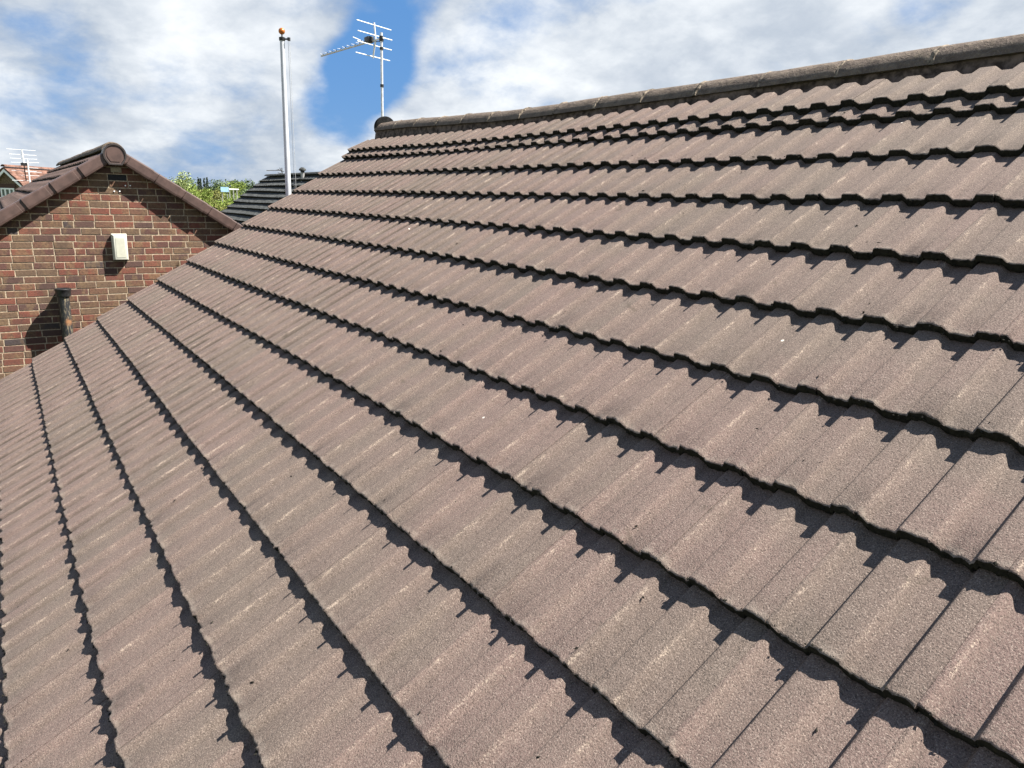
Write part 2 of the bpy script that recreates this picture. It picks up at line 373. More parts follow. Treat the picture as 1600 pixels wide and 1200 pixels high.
# ------------------------------------------------------------------ the near house and its tiled roof
OU, OT, ON = 0.83125725, 1.52773599, -1.29867391
tw = Vector((0, math.cos(PITCH), math.sin(PITCH))); nw = Vector((0, -math.sin(PITCH), math.cos(PITCH)))
P00 = tw*OT + nw*ON + Vector((-OU, 0, ZC))              # lattice point j=0, k=0 (top left corner of a roll at a nose)
def lat(X, k, z=0.0): return Vector((X, P00.y, P00.z)) - tw*(k*G) + nw*z
XV = P00.x - 46*W + 0.051                               # verge = a tile joint
YR = 3.55
def sstep(a, b, x):
    t_ = max(0.0, min(1.0, (x-a)/(b-a))); return t_*t_*(3-2*t_)
def lift(X, k): return 0.055*sstep(-4.7, -7.7, X)*1.25*min(1.0, max(0.0, -k/5.9)**3)   # the roof kicks up towards the gable end
NCOL = 37
XE = XV + NCOL*0.3
KE = 10                                                  # eaves course
ridge_pt = lat(0, -5.93); mr = (ridge_pt.z-ZC)/ridge_pt.y
RR = 0.125
ZRC = ZC + mr*YR - RR*math.sqrt(1+mr*mr)                 # centre of the ridge tile arc

house = thing('tiled_house', 'low house whose wide brown interlocking tile roof fills the foreground', 'house', (XV, 0.5, 0))
eave = lat(0, KE, -0.12); apexz = lat(0, 0, 0).z+(YR-P00.y)*math.tan(PITCH)
YF = eave.y+0.35; YB = 2*YR-YF
zw = lambda y: (eave.z-0.03)+(y-eave.y)*math.tan(PITCH)
mb = MB()
gp = [(YF, 0.0), (YB, 0.0), (YB, zw(YF)-0.02), (YR, zw(YR)-0.05), (YF, zw(YF)-0.02)]
mb.prism([(XV+0.06, y, z) for y, z in gp], (XE-XV-0.12, 0, 0))
mb.build('wall', M_BUFF, house)
# decking under the tiles: both slopes, a thin folded slab
rd = MB()
ytop = YR; ztop = lambda dz: apexz+dz
def slab(d0, d1):
    ya = eave.y; za = lat(0, KE, 0).z
    pts = [(lat(0, KE, d1).y, lat(0, KE, d1).z), (YR, apexz+d1/math.cos(PITCH)), (2*YR-lat(0, KE, d1).y, lat(0, KE, d1).z),
           (2*YR-lat(0, KE, d0).y, lat(0, KE, d0).z), (YR, apexz+d0/math.cos(PITCH)), (lat(0, KE, d0).y, lat(0, KE, d0).z)]
    return pts
pts = slab(-0.115, -0.075)
rd.prism([(XV+0.02, y, z) for y, z in pts][::-1], (XE-XV-0.04, 0, 0))
roof = rd.build('roof', M_FELT, house)
ROOF_LOC = parent_loc(roof)

def tile_profile():
    c = 0.0045
    key = [(0.0004, 0), (0.009, 0), (0.028, -HR), (0.0885, -HR), (0.0965, 0), (0.159, 0), (0.178, -HR), (0.2385, -HR), (0.2465, 0), (0.2996, 0)]
    pts = []
    for i, (x, z) in enumerate(key):
        if 0 < i < len(key)-1:
            p = Vector((x, z)); a = (Vector(key[i-1])-p); b = (Vector(key[i+1])-p)
            ca = min(c, a.length*0.4); cb = min(c, b.length*0.4)
            A = p+a.normalized()*ca; B = p+b.normalized()*cb
            pts += [tuple(A), tuple((A+B+2*p)/4), tuple(B)]
        else: pts.append((x, z))
    res = [pts[0]]
    for a, b in zip(pts, pts[1:]):
        L = math.dist(a, b); k = max(1, int(L/0.009))
        for j in range(1, k+1): res.append((a[0]+(b[0]-a[0])*j/k, a[1]+(b[1]-a[1])*j/k))
    return res
PROF = tile_profile()
def tile_mesh(seed, Lt=0.40, tt=TT, TH=TH):
    rg = random.Random(seed); n = len(PROF)
    dev = 0.0
    V = []; F = []; MI = []; UV = []
    def lowf(a): return sum(rg.uniform(-1, 1) for _ in range(3))*a/3
    ny = [lowf(0.0045) for _ in range(n)]; nz = [lowf(0.0022) for _ in range(n)]
    for _ in range(rg.choice((0, 1, 1, 2, 3))):              # chipped nose
        i0 = rg.randrange(2, n-3); dp = rg.uniform(0.003, 0.008)
        for q in (i0, i0+1): ny[q] += dp*rg.uniform(0.5, 1.0); nz[q] -= dp*0.35
    rows = [(0.0, -0.0028), (0.0028, -0.0007), (0.007, 0.0), (0.13, 0.0), (Lt-0.02, 0.0)]
    for ri, (s, dz) in enumerate(rows):
        for i, (x, z) in enumerate(PROF):
            jy = ny[i] if ri < 3 else 0; jz = nz[i]*(1.0 if ri < 2 else 0.35 if ri == 2 else 0)
            ex = 0.0
            if i == 0 or i == n-1: jz -= 0.0006
            V.append((x, s+jy, z+dz+jz-tt*s/G)); UV.append((x, s))
    nb = len(V)
    for i, (x, z) in enumerate(PROF):        # ragged lower lip
        V.append((x, 0.001+ny[i]*0.6+rg.uniform(-.001, .001), z-TH+rg.uniform(-0.0055, 0.0035))); UV.append((x, 0))
    nc = len(V)
    for i, (x, z) in enumerate(PROF):
        V.append((x, 0.07, z-TH-tt*0.07/G)); UV.append((x, 0.07))
    for r_ in range(len(rows)-1):
        for i in range(n-1):
            F.append((r_*n+i, r_*n+i+1, (r_+1)*n+i+1, (r_+1)*n+i)); MI.append(0)
    for i in range(n-1):
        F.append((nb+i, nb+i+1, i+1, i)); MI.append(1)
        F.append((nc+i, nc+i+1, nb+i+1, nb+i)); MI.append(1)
    for e, fl in ((0, 1), (n-1, 0)):         # side lips
        b0 = len(V)
        for r_, (s, dz) in enumerate(rows):
            x, z = PROF[e]; V.append((x, s, z-0.012-tt*s/G)); UV.append((x, s))
        for r_ in range(len(rows)-1):
            q = (r_*n+e, (r_+1)*n+e, b0+r_+1, b0+r_)
            F.append(q if fl == 0 else q[::-1]); MI.append(0)
    me = bpy.data.meshes.new('tile'); me.from_pydata(V, [], F)
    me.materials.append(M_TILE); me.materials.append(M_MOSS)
    me.polygons.foreach_set('material_index', MI)
    ul = me.uv_layers.new(name='tile')
    for lp in me.loops: ul.data[lp.index].uv = UV[lp.vertex_index]
    shade(me, 50); me.update()
    return me
TVAR = [tile_mesh(s) for s in range(10)]
TTOP = [tile_mesh(50+s, Lt=0.28, tt=TT+0.012, TH=TH+0.016) for s in range(4)]
SLOPE_ROT = Matrix(((1, 0, 0), (0, tw.y, nw.y), (0, tw.z, nw.z)))
courses = [-4.31, -4.0]+list(range(-3, KE+1))
tiles = []
rg = random.Random(3)
for k in courses:
    for c in range(NCOL):
        X = XV+0.3*c
        wob = 0.0018*math.sin(X*1.3+k*1.7)+0.0012*math.sin(X*2.9+k*0.6)
        z = lift(X+0.15, k)+wob+rg.uniform(-0.0005, 0.0005)+(0.022 if k == -4.31 else 0.0)
        kk = k+rg.uniform(-0.005, 0.005)+0.010*math.sin(X*1.1+k)
        P = lat(X, kk, z)
        slopeX = (lift(X+0.3, k)-lift(X, k))/0.3
        e = Matrix.Rotation(-slopeX+rg.uniform(-0.0015, 0.0015), 3, 'Y') @ Matrix.Rotation(rg.uniform(-0.0015, 0.0015), 3, 'Z')
        m4 = Matrix.Translation(P) @ (SLOPE_ROT @ e).to_4x4()
        # size in the picture
        ctr = lat(X+0.15, k-0.45); px = proj(ctr); area = 0
        if px[2] > 0.2 and -120 < px[0] < 1720 and -150 < px[1] < 1400:
            area = abs(px[2])**-2*max(0.05, -((ctr-Vector((0, 0, ZC))).normalized().dot(nw)))
            if k == -4.0: area *= 0.3
            inside = 0 <= px[0] <= 1600 and 0 <= px[1] <= 1200
            if not inside: area *= 0.15
        tiles.append((area, k, c, m4, rg.choice(TTOP if k == -4.31 else TVAR)))
tiles.sort(key=lambda q: -q[0])
off = Matrix.Translation(-ROOF_LOC)
for area, k, c, m4, me in tiles[:300]:
    o = link('tile', me, roof); o.matrix_local = off @ m4
rest = tiles[300:]
def merge(items, name, parent, mats, base):
    vs = []; fs = []; mi = []; uvs = []
    for m4, me in items:
        n = len(vs); vs += [base @ (m4 @ v.co) for v in me.vertices]
        ul = me.uv_layers['tile'].data if me.uv_layers else None
        for p in me.polygons:
            fs.append(tuple(i+n for i in p.vertices)); mi.append(p.material_index)
            if ul: uvs += [tuple(ul[l].uv) for l in p.loop_indices]
    o = mesh_obj(name, vs, fs, mats, parent, mi)
    if uvs:
        l = o.data.uv_layers.new(name='tile'); l.data.foreach_set('uv', [q for t_ in uvs for q in t_])
    shade(o.data, 50)
    return stuff(o)
merge([(m4, me) for a_, k, c, m4, me in rest], 'tile_field', roof, [M_TILE, M_MOSS], off)
# the far slope, unseen from here: the same tiles in coarse courses
cs = MB()
for i in range(15):
    y0 = YR+0.06+i*0.27; y1 = y0+0.28
    zz = lambda y: apexz-(y-YR)*math.tan(PITCH)
    cs.add([(XV, y0, zz(y0)-0.04), (XE, y0, zz(y0)-0.04), (XE, y1, zz(y1)-0.01), (XV, y1, zz(y1)-0.01), (XE, y1, zz(y1)-0.05), (XV, y1, zz(y1)-0.05)],
           [(0, 1, 2, 3), (3, 2, 4, 5)])
o = cs.build('rear_slope', M_NTILE, roof)
# ridge tiles, half-round, bedded on mortar
A0 = R(16)
def ridge_mesh(seed):
    rg2 = random.Random(seed); V = []; F = []; seg = 16; xs = [0.0, 0.012, 0.05, 0.22, 0.40, 0.438, 0.447]
    for xi, x in enumerate(xs):
        rr = RR-(0.004 if xi in (0, len(xs)-1) else 0)
        for i in range(seg+1):
            an = A0+(math.pi-2*A0)*i/seg; q = rr+rg2.uniform(-0.003, 0.002)
            V.append((x, math.cos(an)*q, math.sin(an)*q))
    n1 = len(V)
    for x in (xs[0], xs[-1]):
        for i in range(seg+1):
            an = A0+(math.pi-2*A0)*i/seg; V.append((x, math.cos(an)*(RR-0.018), math.sin(an)*(RR-0.018)))
    s1 = seg+1
    for a in range(len(xs)-1):
        for i in range(seg): F.append((a*s1+i, (a+1)*s1+i, (a+1)*s1+i+1, a*s1+i+1))
    l = len(xs)-1
    for i in range(seg):
        F.append((i, i+1, n1+i+1, n1+i)); F.append((l*s1+i+1, l*s1+i, n1+s1+i, n1+s1+i+1))
        F.append((n1+i, n1+i+1, n1+s1+i+1, n1+s1+i))
    for i in (0, seg):
        q = (i, n1+i, n1+s1+i, l*s1+i); F.append(q)
    me = bpy.data.meshes.new('ridge_tile'); me.from_pydata(V, [], F); me.materials.append(M_RIDGE); shade(me, 45); return me
RVAR = [ridge_mesh(s) for s in range(4)]
NRT = int((XE-XV)/0.45)
bed = MB(); M_JOINT = simple('joint_mortar', (0.17, 0.14, 0.108), 0.95, var=0.5, scale=40, spec=0.1)
rg = random.Random(11)
for i in range(NRT):
    X = XV+0.01+0.45*i; z0 = lift(X, -6)+rg.uniform(-0.002, 0.002); z1 = lift(X+0.45, -6)
    o = link('ridge_tile', RVAR[i % 4], roof)
    o.location = Vector((X, YR+rg.uniform(-.006, .006), ZRC+z0+rg.uniform(-.003, .003)))-ROOF_LOC
    o.rotation_euler = (rg.uniform(-.01, .01), -(z1-z0)/0.45+rg.uniform(-.004, .004), rg.uniform(-.006, .006))
    # pointed joint between neighbours
    sg = 14; wd = rg.uniform(0.007, 0.020)
    vs = []
    for xx_, r_ in ((X-wd, RR-0.006), (X-wd*0.5, RR+0.004), (X+wd*0.5, RR+0.005), (X+wd, RR-0.006)):
        for q in range(sg+1):
            an = A0+(math.pi-2*A0)*q/sg; rj = r_+rg.uniform(-0.003, 0.002)
            vs.append((xx_+rg.uniform(-.003, .003), YR+math.cos(an)*rj, ZRC+z0+math.sin(an)*rj))
    MB().add(vs, [(a*(sg+1)+q, (a+1)*(sg+1)+q, (a+1)*(sg+1)+q+1, a*(sg+1)+q+1) for a in range(3) for q in range(sg)]).build('joint_mortar', M_JOINT, roof)
NB = 300
for sgn in (-1, 1):
    top = []; bot = []
    for i in range(NB+1):
        X = XV+0.01+(NRT*0.45-0.02)*i/NB; lz = lift(X, -6)
        yy = YR+sgn*(math.cos(A0)*RR-0.020); j = rg.uniform(-.004, .004)
        top.append((X, yy+j, ZRC+lz+math.sin(A0)*RR+0.012)); y2 = YR+sgn*(math.cos(A0)*RR-0.004)
        bot.append((X, y2+j*0.5+rg.uniform(-.003, .003), ZRC+lz-0.065))
    bed.add(top+bot, [((i, i+1, NB+2+i, NB+1+i) if sgn > 0 else (i+1, i, NB+1+i, NB+2+i)) for i in range(NB)])
bed.build('mortar_bed', M_BED, roof)
# round end cap closing the ridge at the gable
ec = MB(); cc = onX(600.5, 200.0, XV-0.015); prof = [(0.0, 0.0), (0.085, 0.0), (0.098, 0.016), (0.114, 0.016), (0.117, 0.0), (0.117, -0.045), (0.1, -0.05)]
seg = 28; vs = []
for r_, x_ in prof:
    for i in range(seg):
        an = 2*math.pi*i/seg; vs.append((cc.x-x_+0.0, cc.y+math.cos(an)*max(r_, 0.001), cc.z+math.sin(an)*max(r_, 0.001)))
ec.add(vs, [(j*seg+i, j*seg+(i+1) % seg, (j+1)*seg+(i+1) % seg, (j+1)*seg+i) for j in range(len(prof)-1) for i in range(seg)]+[tuple(range((len(prof)-1)*seg, len(prof)*seg))])
ec.build('ridge_end_cap', simple('sooty_end_cap', (0.010, 0.010, 0.010), 0.95, var=0.4, spec=0.1), roof, smooth=True)
# verge mortar under the gable edge of the tiles
vm = MB()
q = [lat(XV+0.015, KE, -0.035), lat(XV+0.015, -5.0, -0.035), lat(XV+0.015, -5.0, -0.08), lat(XV+0.015, KE, -0.08)]
vm.prism(q, (0.10, 0, 0)); vm.build('verge_mortar', M_BED, house)
# moss tufts and grit along the noses of the courses
mm = MB(); rg = random.Random(21)
for k in courses:
    for _ in range(900 if k > -4 else 500):
        X = rg.uniform(XV, XE-0.5)
        P = lat(X, k)
        px = proj(P)
        if px[2] < 0.3 or not (-50 < px[0] < 1650 and -50 < px[1] < 1250): continue
        xl = (X-XV) % 0.15
        top = (xl <= 0.009 or xl >= 0.096); z = lift(X, k)+(0 if top else -HR if 0.027 < xl < 0.081 else -HR*0.5)
        s = rg.uniform(0.0010, 0.0036)*rg.choice((0.7, 1.0, 1.0, 1.35))
        Q = lat(X, k, z-rg.uniform(0.0005, 0.020))-tw*rg.uniform(-0.001, 0.003)
        vs = []
        for dx_, dy_, dz_ in ((1, 0, 0), (-1, 0, 0), (0, 1, 0), (0, -1, 0), (0, 0, 1), (0, 0, -1)):
            vs.append(Q+Vector((dx_, dy_, dz_))*s*rg.uniform(0.6, 1.5))
        mm.add(vs, [(0, 2, 4), (2, 1, 4), (1, 3, 4), (3, 0, 4), (2, 0, 5), (1, 2, 5), (3, 1, 5), (0, 3, 5)])
for _ in range(420):                      # loose crumbs of moss and grit lying on the tiles
    X = rg.uniform(XV+0.2, 0.6); k = rg.uniform(-4.2, 9)
    px = proj(lat(X, k))
    if px[2] < 0.3 or not (0 < px[0] < 1600 and 0 < px[1] < 1200): continue
    xl = (X-XV) % 0.15; fr_ = math.ceil(k)-k      # fraction of the gauge above the nose of its own course
    z = (0 if (xl <= 0.009 or xl >= 0.0965) else -HR if 0.028 < xl < 0.0885 else -HR*0.5)-TT*fr_+lift(X, k)
    s = rg.uniform(0.0011, 0.0026)*rg.choice((0.8, 1, 1, 1.7)); Q = lat(X, k, z+s*0.4)
    ax = Vector((rg.uniform(-1, 1), rg.uniform(-1, 1), 0)).normalized()*rg.uniform(1.0, 2.6)
    vs = [Q+v*s*rg.uniform(0.6, 1.3) for v in (ax, -ax, tw, -tw, nw, -nw)]
    mm.add(vs, [(0, 2, 4), (2, 1, 4), (1, 3, 4), (3, 0, 4), (2, 0, 5), (1, 2, 5), (3, 1, 5), (0, 3, 5)])
stuff(mm.build('moss', M_MOSS, roof))

# ------------------------------------------------------------------ the brick gable next door
XW = -9.74
AY, AZ = 1.1654, ZC+0.495           # apex of the verge line
SL = math.tan(R(32.6))
HALF = 3.3
nb_ = thing('brick_house', 'neighbouring house with multi-coloured brick gable and brown verge caps', 'house', (XW, AY, 0))
wall = MB(); zt = lambda y: AZ-0.07-abs(y-AY)*SL
wp = [(AY-HALF, 0.0), (AY+HALF, 0.0), (AY+HALF, zt(AY+HALF)), (AY, zt(AY)), (AY-HALF, zt(AY-HALF))]
wall.prism([(XW-0.0035, y, z) for y, z in wp], (-8.0, 0, 0))
gable = wall.build('gable_wall', M_MORTAR, nb_)
GL = parent_loc(gable)
BL, BH = 0.2, 0.0758
def clip(poly, fn):
    outp = []
    for i in range(len(poly)):
        a, b = poly[i], poly[(i+1) % len(poly)]; fa, fb = fn(a), fn(b)
        if fa >= 0: outp.append(a)
        if (fa >= 0) != (fb >= 0):
            t_ = fa/(fa-fb); outp.append((a[0]+(b[0]-a[0])*t_, a[1]+(b[1]-a[1])*t_))
    return outp
bricks = []; rg = random.Random(5)
zrow = ZC+0.039+0.004
row0 = -int((zrow-0.1)/BH)
for r_ in range(row0, 8):
    zb = zrow+r_*BH; zc_ = zb+0.0375
    y = AY-HALF-0.3+(0.1 if r_ % 2 else 0.0)+rg.uniform(-0.012, 0.012)
    while y < AY+HALF:
        L = BL+rg.uniform(-0.006, 0.006)
        if rg.random() < 0.05: L = 0.105
        y0 = y+rg.uniform(0.003, 0.006); y1 = y+L-rg.uniform(0.004, 0.007); z0 = zb+rg.uniform(0.003, 0.006); z1 = zb+BH-rg.uniform(0.004, 0.008)
        tl = rg.uniform(-0.0012, 0.0012)
        poly = [(y0, z0-tl), (y1, z0+tl), (y1+rg.uniform(-.0015, .0015), z1+tl), (y0+rg.uniform(-.0015, .0015), z1-tl)]
        lim = AZ-0.085
        poly = clip(poly, lambda p: (lim-p[1])-(p[0]-AY)*SL); poly = clip(poly, lambda p: (lim-p[1])+(p[0]-AY)*SL) if len(poly) > 2 else poly
        poly = clip(poly, lambda p: p[0]-(AY-HALF)) if len(poly) > 2 else poly
        poly = clip(poly, lambda p: (AY+HALF)-p[0]) if len(poly) > 2 else poly
        if len(poly) > 2:
            cy = sum(p[0] for p in poly)/len(poly); cz = sum(p[1] for p in poly)/len(poly)
            px = proj((XW, cy, cz))
            # hidden below our own verge?
            vis = -10 < px[0] < 420 and px[1] < 600-0.66*px[0]+30
            bricks.append((vis, poly, cy, cz))
        y += L
def brick_geo(poly, rg, prou):
    k = len(poly); cy = sum(p[0] for p in poly)/k; cz = sum(p[1] for p in poly)/k
    ins = [(cy+(p[0]-cy)*(1-0.003/max(0.012, abs(p[0]-cy))), cz+(p[1]-cz)*(1-0.0025/max(0.008, abs(p[1]-cz)))) for p in poly]
    vs = [(XW-0.02, y, z) for y, z in poly]+[(XW+prou-0.0025, y, z) for y, z in poly]+[(XW+prou, y, z) for y, z in ins]
    fs = [(i, (i+1) % k, k+(i+1) % k, k+i) for i in range(k)]+[(k+i, k+(i+1) % k, 2*k+(i+1) % k, 2*k+i) for i in range(k)]+[tuple(range(2*k, 3*k))]
    return vs, fs
M_DARKB = simple('black_void_brick', (0.012, 0.012, 0.014), 0.8, var=0.3)
M_PALEB = simple('pale_beige_block', (0.27, 0.23, 0.165), 0.9, var=0.2, scale=30)
restb = MB(); nvis = 0
for vis, poly, cy, cz in bricks:
    dark = abs(cy-1.105) < 0.09 and abs(cz-(ZC+0.158)) < 0.035
    vs, fs = brick_geo(poly, rg, rg.uniform(-0.0015, 0.0015))
    if vis and nvis < 298:
        nvis += 1
        b_ = MB().add(vs, fs).build('brick', M_DARKB if dark else M_BRICK, gable)
        if dark: b_['label'] = 'black ventilation brick near the apex'
    else: restb.add(vs, fs)
stuff(restb.build('brickwork', M_BRICK, gable))
MB().box(XW+0.004, XW+0.012, 1.115, 1.222, ZC+0.212, ZC+0.268).build('mortar_patch', M_PALEB, gable)
for (px_, py_) in ((195.8, 290.0), (203.5, 290.0), (178.5, 298.8), (187, 298.8)):
    p = onX(px_, py_, XW+0.003); MB().tube((XW+0.002, p.y, p.z), (XW+0.009, p.y, p.z), 0.0075, seg=8).build('wall_plug', M_UPVC, gable)
# roof of the neighbour
LEN = 8.0
deck = MB()
dz0, dz1 = -0.11, -0.06
deck.prism([(XW-0.05, AY-HALF-0.3, AZ+dz1-(HALF+0.3)*SL), (XW-0.05, AY, AZ+dz1), (XW-0.05, AY+HALF+0.3, AZ+dz1-(HALF+0.3)*SL),
            (XW-0.05, AY+HALF+0.3, AZ+dz0-(HALF+0.3)*SL), (XW-0.05, AY, AZ+dz0), (XW-0.05, AY-HALF-0.3, AZ+dz0-(HALF+0.3)*SL)][::-1], (-LEN, 0, 0))
nroof = deck.build('roof', M_FELT, nb_); NL = parent_loc(nroof)
def flat_tile(seed):                       # interlocking tile of the neighbour: shallow pan, thick nose
    rg2 = random.Random(seed); xs = [0.002, 0.03, 0.06, 0.14, 0.17, 0.24, 0.27, 0.298]; zz_ = [0.012, 0.012, 0.0, 0.0, 0.012, 0.012, 0.0, 0.0]
    V = []; n = len(xs)
    for s, t_ in ((0.0, 0.0), (0.012, 0.002), (0.37, -0.030)):
        for x, z in zip(xs, zz_): V.append((x, s+(rg2.uniform(-.003, .003) if s < .1 else 0), z+t_+rg2.uniform(-.001, .001)))
    for x, z in zip(xs, zz_): V.append((x, 0.003, z-0.03+rg2.uniform(-.004, .004)))
    F = [(r_*n+i, r_*n+i+1, (r_+1)*n+i+1, (r_+1)*n+i) for r_ in range(2) for i in range(n-1)]+[(3*n+i, 3*n+i+1, i+1, i) for i in range(n-1)]
    me = bpy.data.meshes.new('tile'); me.from_pydata(V, [], F); me.materials.append(M_NTILE); me.materials.append(M_MOSS)
    me.polygons.foreach_set('material_index', [0]*(2*(n-1))+[1]*(n-1)); return me
FT = [flat_tile(s) for s in range(4)]
GN = 0.335; rg = random.Random(9); restt = []
ph = R(32.6)
for side in (-1, 1):
    t2 = Vector((0, -side*math.cos(ph), math.sin(ph))); n2 = Vector((0, side*math.sin(ph), math.cos(ph))); x2 = Vector((-side*1.0, 0, 0))*-1
    rot = Matrix((x2, t2, n2)).transposed() if side < 0 else Matrix((Vector((-1, 0, 0)), t2, n2)).transposed()
    if side < 0: rot = Matrix((Vector((1, 0, 0)), t2, n2)).transposed()
    for c in range(27):
        X = XW-0.05-0.3*(c+1) if side < 0 else XW-0.05-0.3*c
        for k in range(11):
            P = Vector((X, AY, AZ))-t2*(0.10+GN*(k+0.62))+n2*(0.0+rg.uniform(-.002, .002))
            m4 = Matrix.Translation(P) @ rot.to_4x4()
            if side < 0 and c < 14 and k < 6:
                o = link('tile', rg.choice(FT), nroof); o.matrix_local = Matrix.Translation(-NL) @ m4
            else: restt.append((m4, rg.choice(FT)))
merge(restt, 'tile_field', nroof, [M_NTILE, M_MOSS], Matrix.Translation(-NL))
for i in range(17):                        # its ridge tiles
    X = XW-0.06-0.45*(i+1)
    o = link('ridge_tile', RVAR[i % 4].copy() if False else RVAR[i % 4], nroof); o.location = Vector((X, AY, AZ-0.075))-NL; o.rotation_euler = (rg.uniform(-.01, .01), rg.uniform(-.012, .012), rg.uniform(-.01, .01))
# dry-verge caps, each a stepped unit, down both edges
def verge_unit(side, s0, L, i):
    t2 = Vector((0, side*math.cos(ph), -math.sin(ph))); n2 = Vector((0, side*math.sin(ph), math.cos(ph)))
    A = Vector((XW, AY, AZ))
    def P(s, hgt, x): return A+t2*s+n2*hgt+Vector((x, 0, 0))
    m_ = MB(); fl = lambda q: q
    def block(sa, sb, ha, hb, xo, bend=0.0):
        prof = [(-0.16, 0.0), (xo-0.012, 0.0), (xo-0.003, -0.004), (xo, -0.014), (xo, ha+0.03), (xo-0.004, ha+0.01), (xo-0.02, ha), (xo-0.05, ha), (xo-0.05, ha+0.02), (-0.02, -0.02), (-0.16, -0.02)]
        a = [P(sa, h_, x_) for x_, h_ in prof]; b = [P(sb, h_+(bend*0.55 if h_ > -0.02 else -bend*0.7 if h_ < -0.08 else 0), x_+(bend if x_ > 0 else 0)) for x_, h_ in prof]
        k = len(prof)
        m_.add(a+b, [tuple(range(k)), tuple(range(k, 2*k))[::-1]]+[(i_, k+i_, k+(i_+1) % k, (i_+1) % k) for i_ in range(k)])
    # body, then the narrower sleeve that slips under the next unit
    block(s0+0.09, s0+L+0.02, -0.127, 0.003, 0.110, 0.007)
    block(s0, s0+(0.0895 if side < 0 else 0.080), -0.125, 0, 0.104)
    if side > 0: block(s0+0.0805, s0+0.0895, -0.108, -0.008, 0.090)
    o = m_.build('verge_cap', M_CAP, nb_)
    bm = bmesh.new(); bm.from_mesh(o.data); bmesh.ops.recalc_face_normals(bm, faces=bm.faces); bm.to_mesh(o.data); bm.free()
    seam = MB()
    for hh_ in ((0,) if side < 0 else ()):
        a = [P(s0+0.086, -0.006, 0.1055), P(s0+0.0885, -0.006, 0.1055), P(s0+0.0885, -0.118, 0.1055), P(s0+0.086, -0.118, 0.1055)]
        seam.prism(a, (0.0015, 0, 0))
    if side < 0: seam.build('seam', simple('seam', (0.20, 0.15, 0.13), 0.5) if 'seam' not in bpy.data.materials else bpy.data.materials['seam'], o)
UL = 0.335
for i in range(11):
    verge_unit(-1, 0.10+UL*i, UL, i); verge_unit(1, 0.10+UL*i, UL, i)
# ridge end disc: horseshoe outline, flat foot, raised rim
cp = onX(179.5, 241.5, XW+0.13)
def horseshoe(r, foot, x):
    pts_ = []
    for i in range(29):
        an = R(-35)+R(250)*i/28; pts_.append((x, cp.y+math.cos(an)*r, cp.z+math.sin(an)*r))
    w_ = r*0.56
    pts_ += [(x, cp.y-w_, cp.z-foot), (x, cp.y+w_, cp.z-foot)]
    return pts_
m_ = MB(); A = horseshoe(0.118, 0.112, cp.x-0.17); B_ = horseshoe(0.118, 0.112, cp.x); Cc = horseshoe(0.102, 0.098, cp.x); D_ = horseshoe(0.097, 0.092, cp.x-0.010); k = len(A)
m_.add(A+B_+Cc+D_, [(r_*k+i, r_*k+(i+1) % k, (r_+1)*k+(i+1) % k, (r_+1)*k+i) for r_ in range(3) for i in range(k)])
capo = m_.build('ridge_end_cap', M_CAP_D, nb_)
m_ = MB(); m_.add(horseshoe(0.0975, 0.0925, cp.x-0.0095), [tuple(range(k))]); m_.prism(horseshoe(0.08, 0.076, cp.x-0.009), (0.004, 0, 0)); m_.build('face', M_CAP, capo)

# ------------------------------------------------------------------ alarm bell box
bc = onX(187, 386, XW+0.01)
ab = thing('alarm_box', 'cream white alarm bell box fixed high on the brick gable', 'alarm box', (XW+0.003, bc.y, bc.z))
def tapered(y0, y1, z0, z1, x0, x1, ins):
    return [(x0, y0, z0), (x0, y1, z0), (x0, y1, z1), (x0, y0, z1), (x1, y0+ins, z0+ins*0.55), (x1, y1-ins, z0+ins*0.55), (x1, y1-ins, z1-ins), (x1, y0+ins, z1-ins)]
BF = [(3, 2, 1, 0), (4, 5, 6, 7), (0, 1, 5, 4), (1, 2, 6, 5), (2, 3, 7, 6), (3, 0, 4, 7)]
o = MB().add(tapered(bc.y-0.083, bc.y+0.083, bc.z-0.150, bc.z+0.155, XW+0.022, XW+0.084, 0.020), BF).build('cover', M_WHITE, ab); bevel_obj(o, 0.006)
MB().box(XW+0.0843, XW+0.0863, bc.y-0.046, bc.y+0.046, bc.z-0.115, bc.z+0.105).build('front_panel', simple('cream_panel', (0.42, 0.42, 0.345), 0.45, var=0.04), ab)
MB().box(XW+0.003, XW+0.0215, bc.y-0.076, bc.y+0.076, bc.z-0.158, bc.z+0.148).build('back_plate', M_BLACK, ab)
# ------------------------------------------------------------------ soil pipe
pt = onX(98, 452, XW+0.185)
sv_ = thing('soil_vent_pipe', 'weathered black vent pipe with flared collar against the brick gable', 'pipe', (pt.x, pt.y, pt.z))
m_ = MB(); m_.tube((pt.x, pt.y, pt.z-3.6), (pt.x, pt.y, pt.z-0.04), 0.055, seg=24, cap=True); m_.build('pipe', M_PIPE, sv_, smooth=True)
m_ = MB(); m_.lathe((pt.x, pt.y, pt.z), [(0.056, -0.085), (0.072, -0.075), (0.076, -0.05), (0.076, -0.02), (0.082, -0.012), (0.082, 0.006), (0.078, 0.010), (0.066, 0.010), (0.062, -0.03)], 28); m_.build('collar', M_BLACK, sv_, smooth=True)
m_ = MB(); m_.tube((XW+0.077, pt.y, pt.z-3.6), (XW+0.077, pt.y, pt.z-0.05), 0.055, seg=20); m_.build('rear_pipe', M_BLACK, sv_, smooth=True)
m_ = MB(); m_.box(XW+0.004, pt.x-0.04, pt.y-0.035, pt.y+0.035, pt.z-0.075, pt.z-0.005); m_.build('bracket', M_BLACK, sv_)

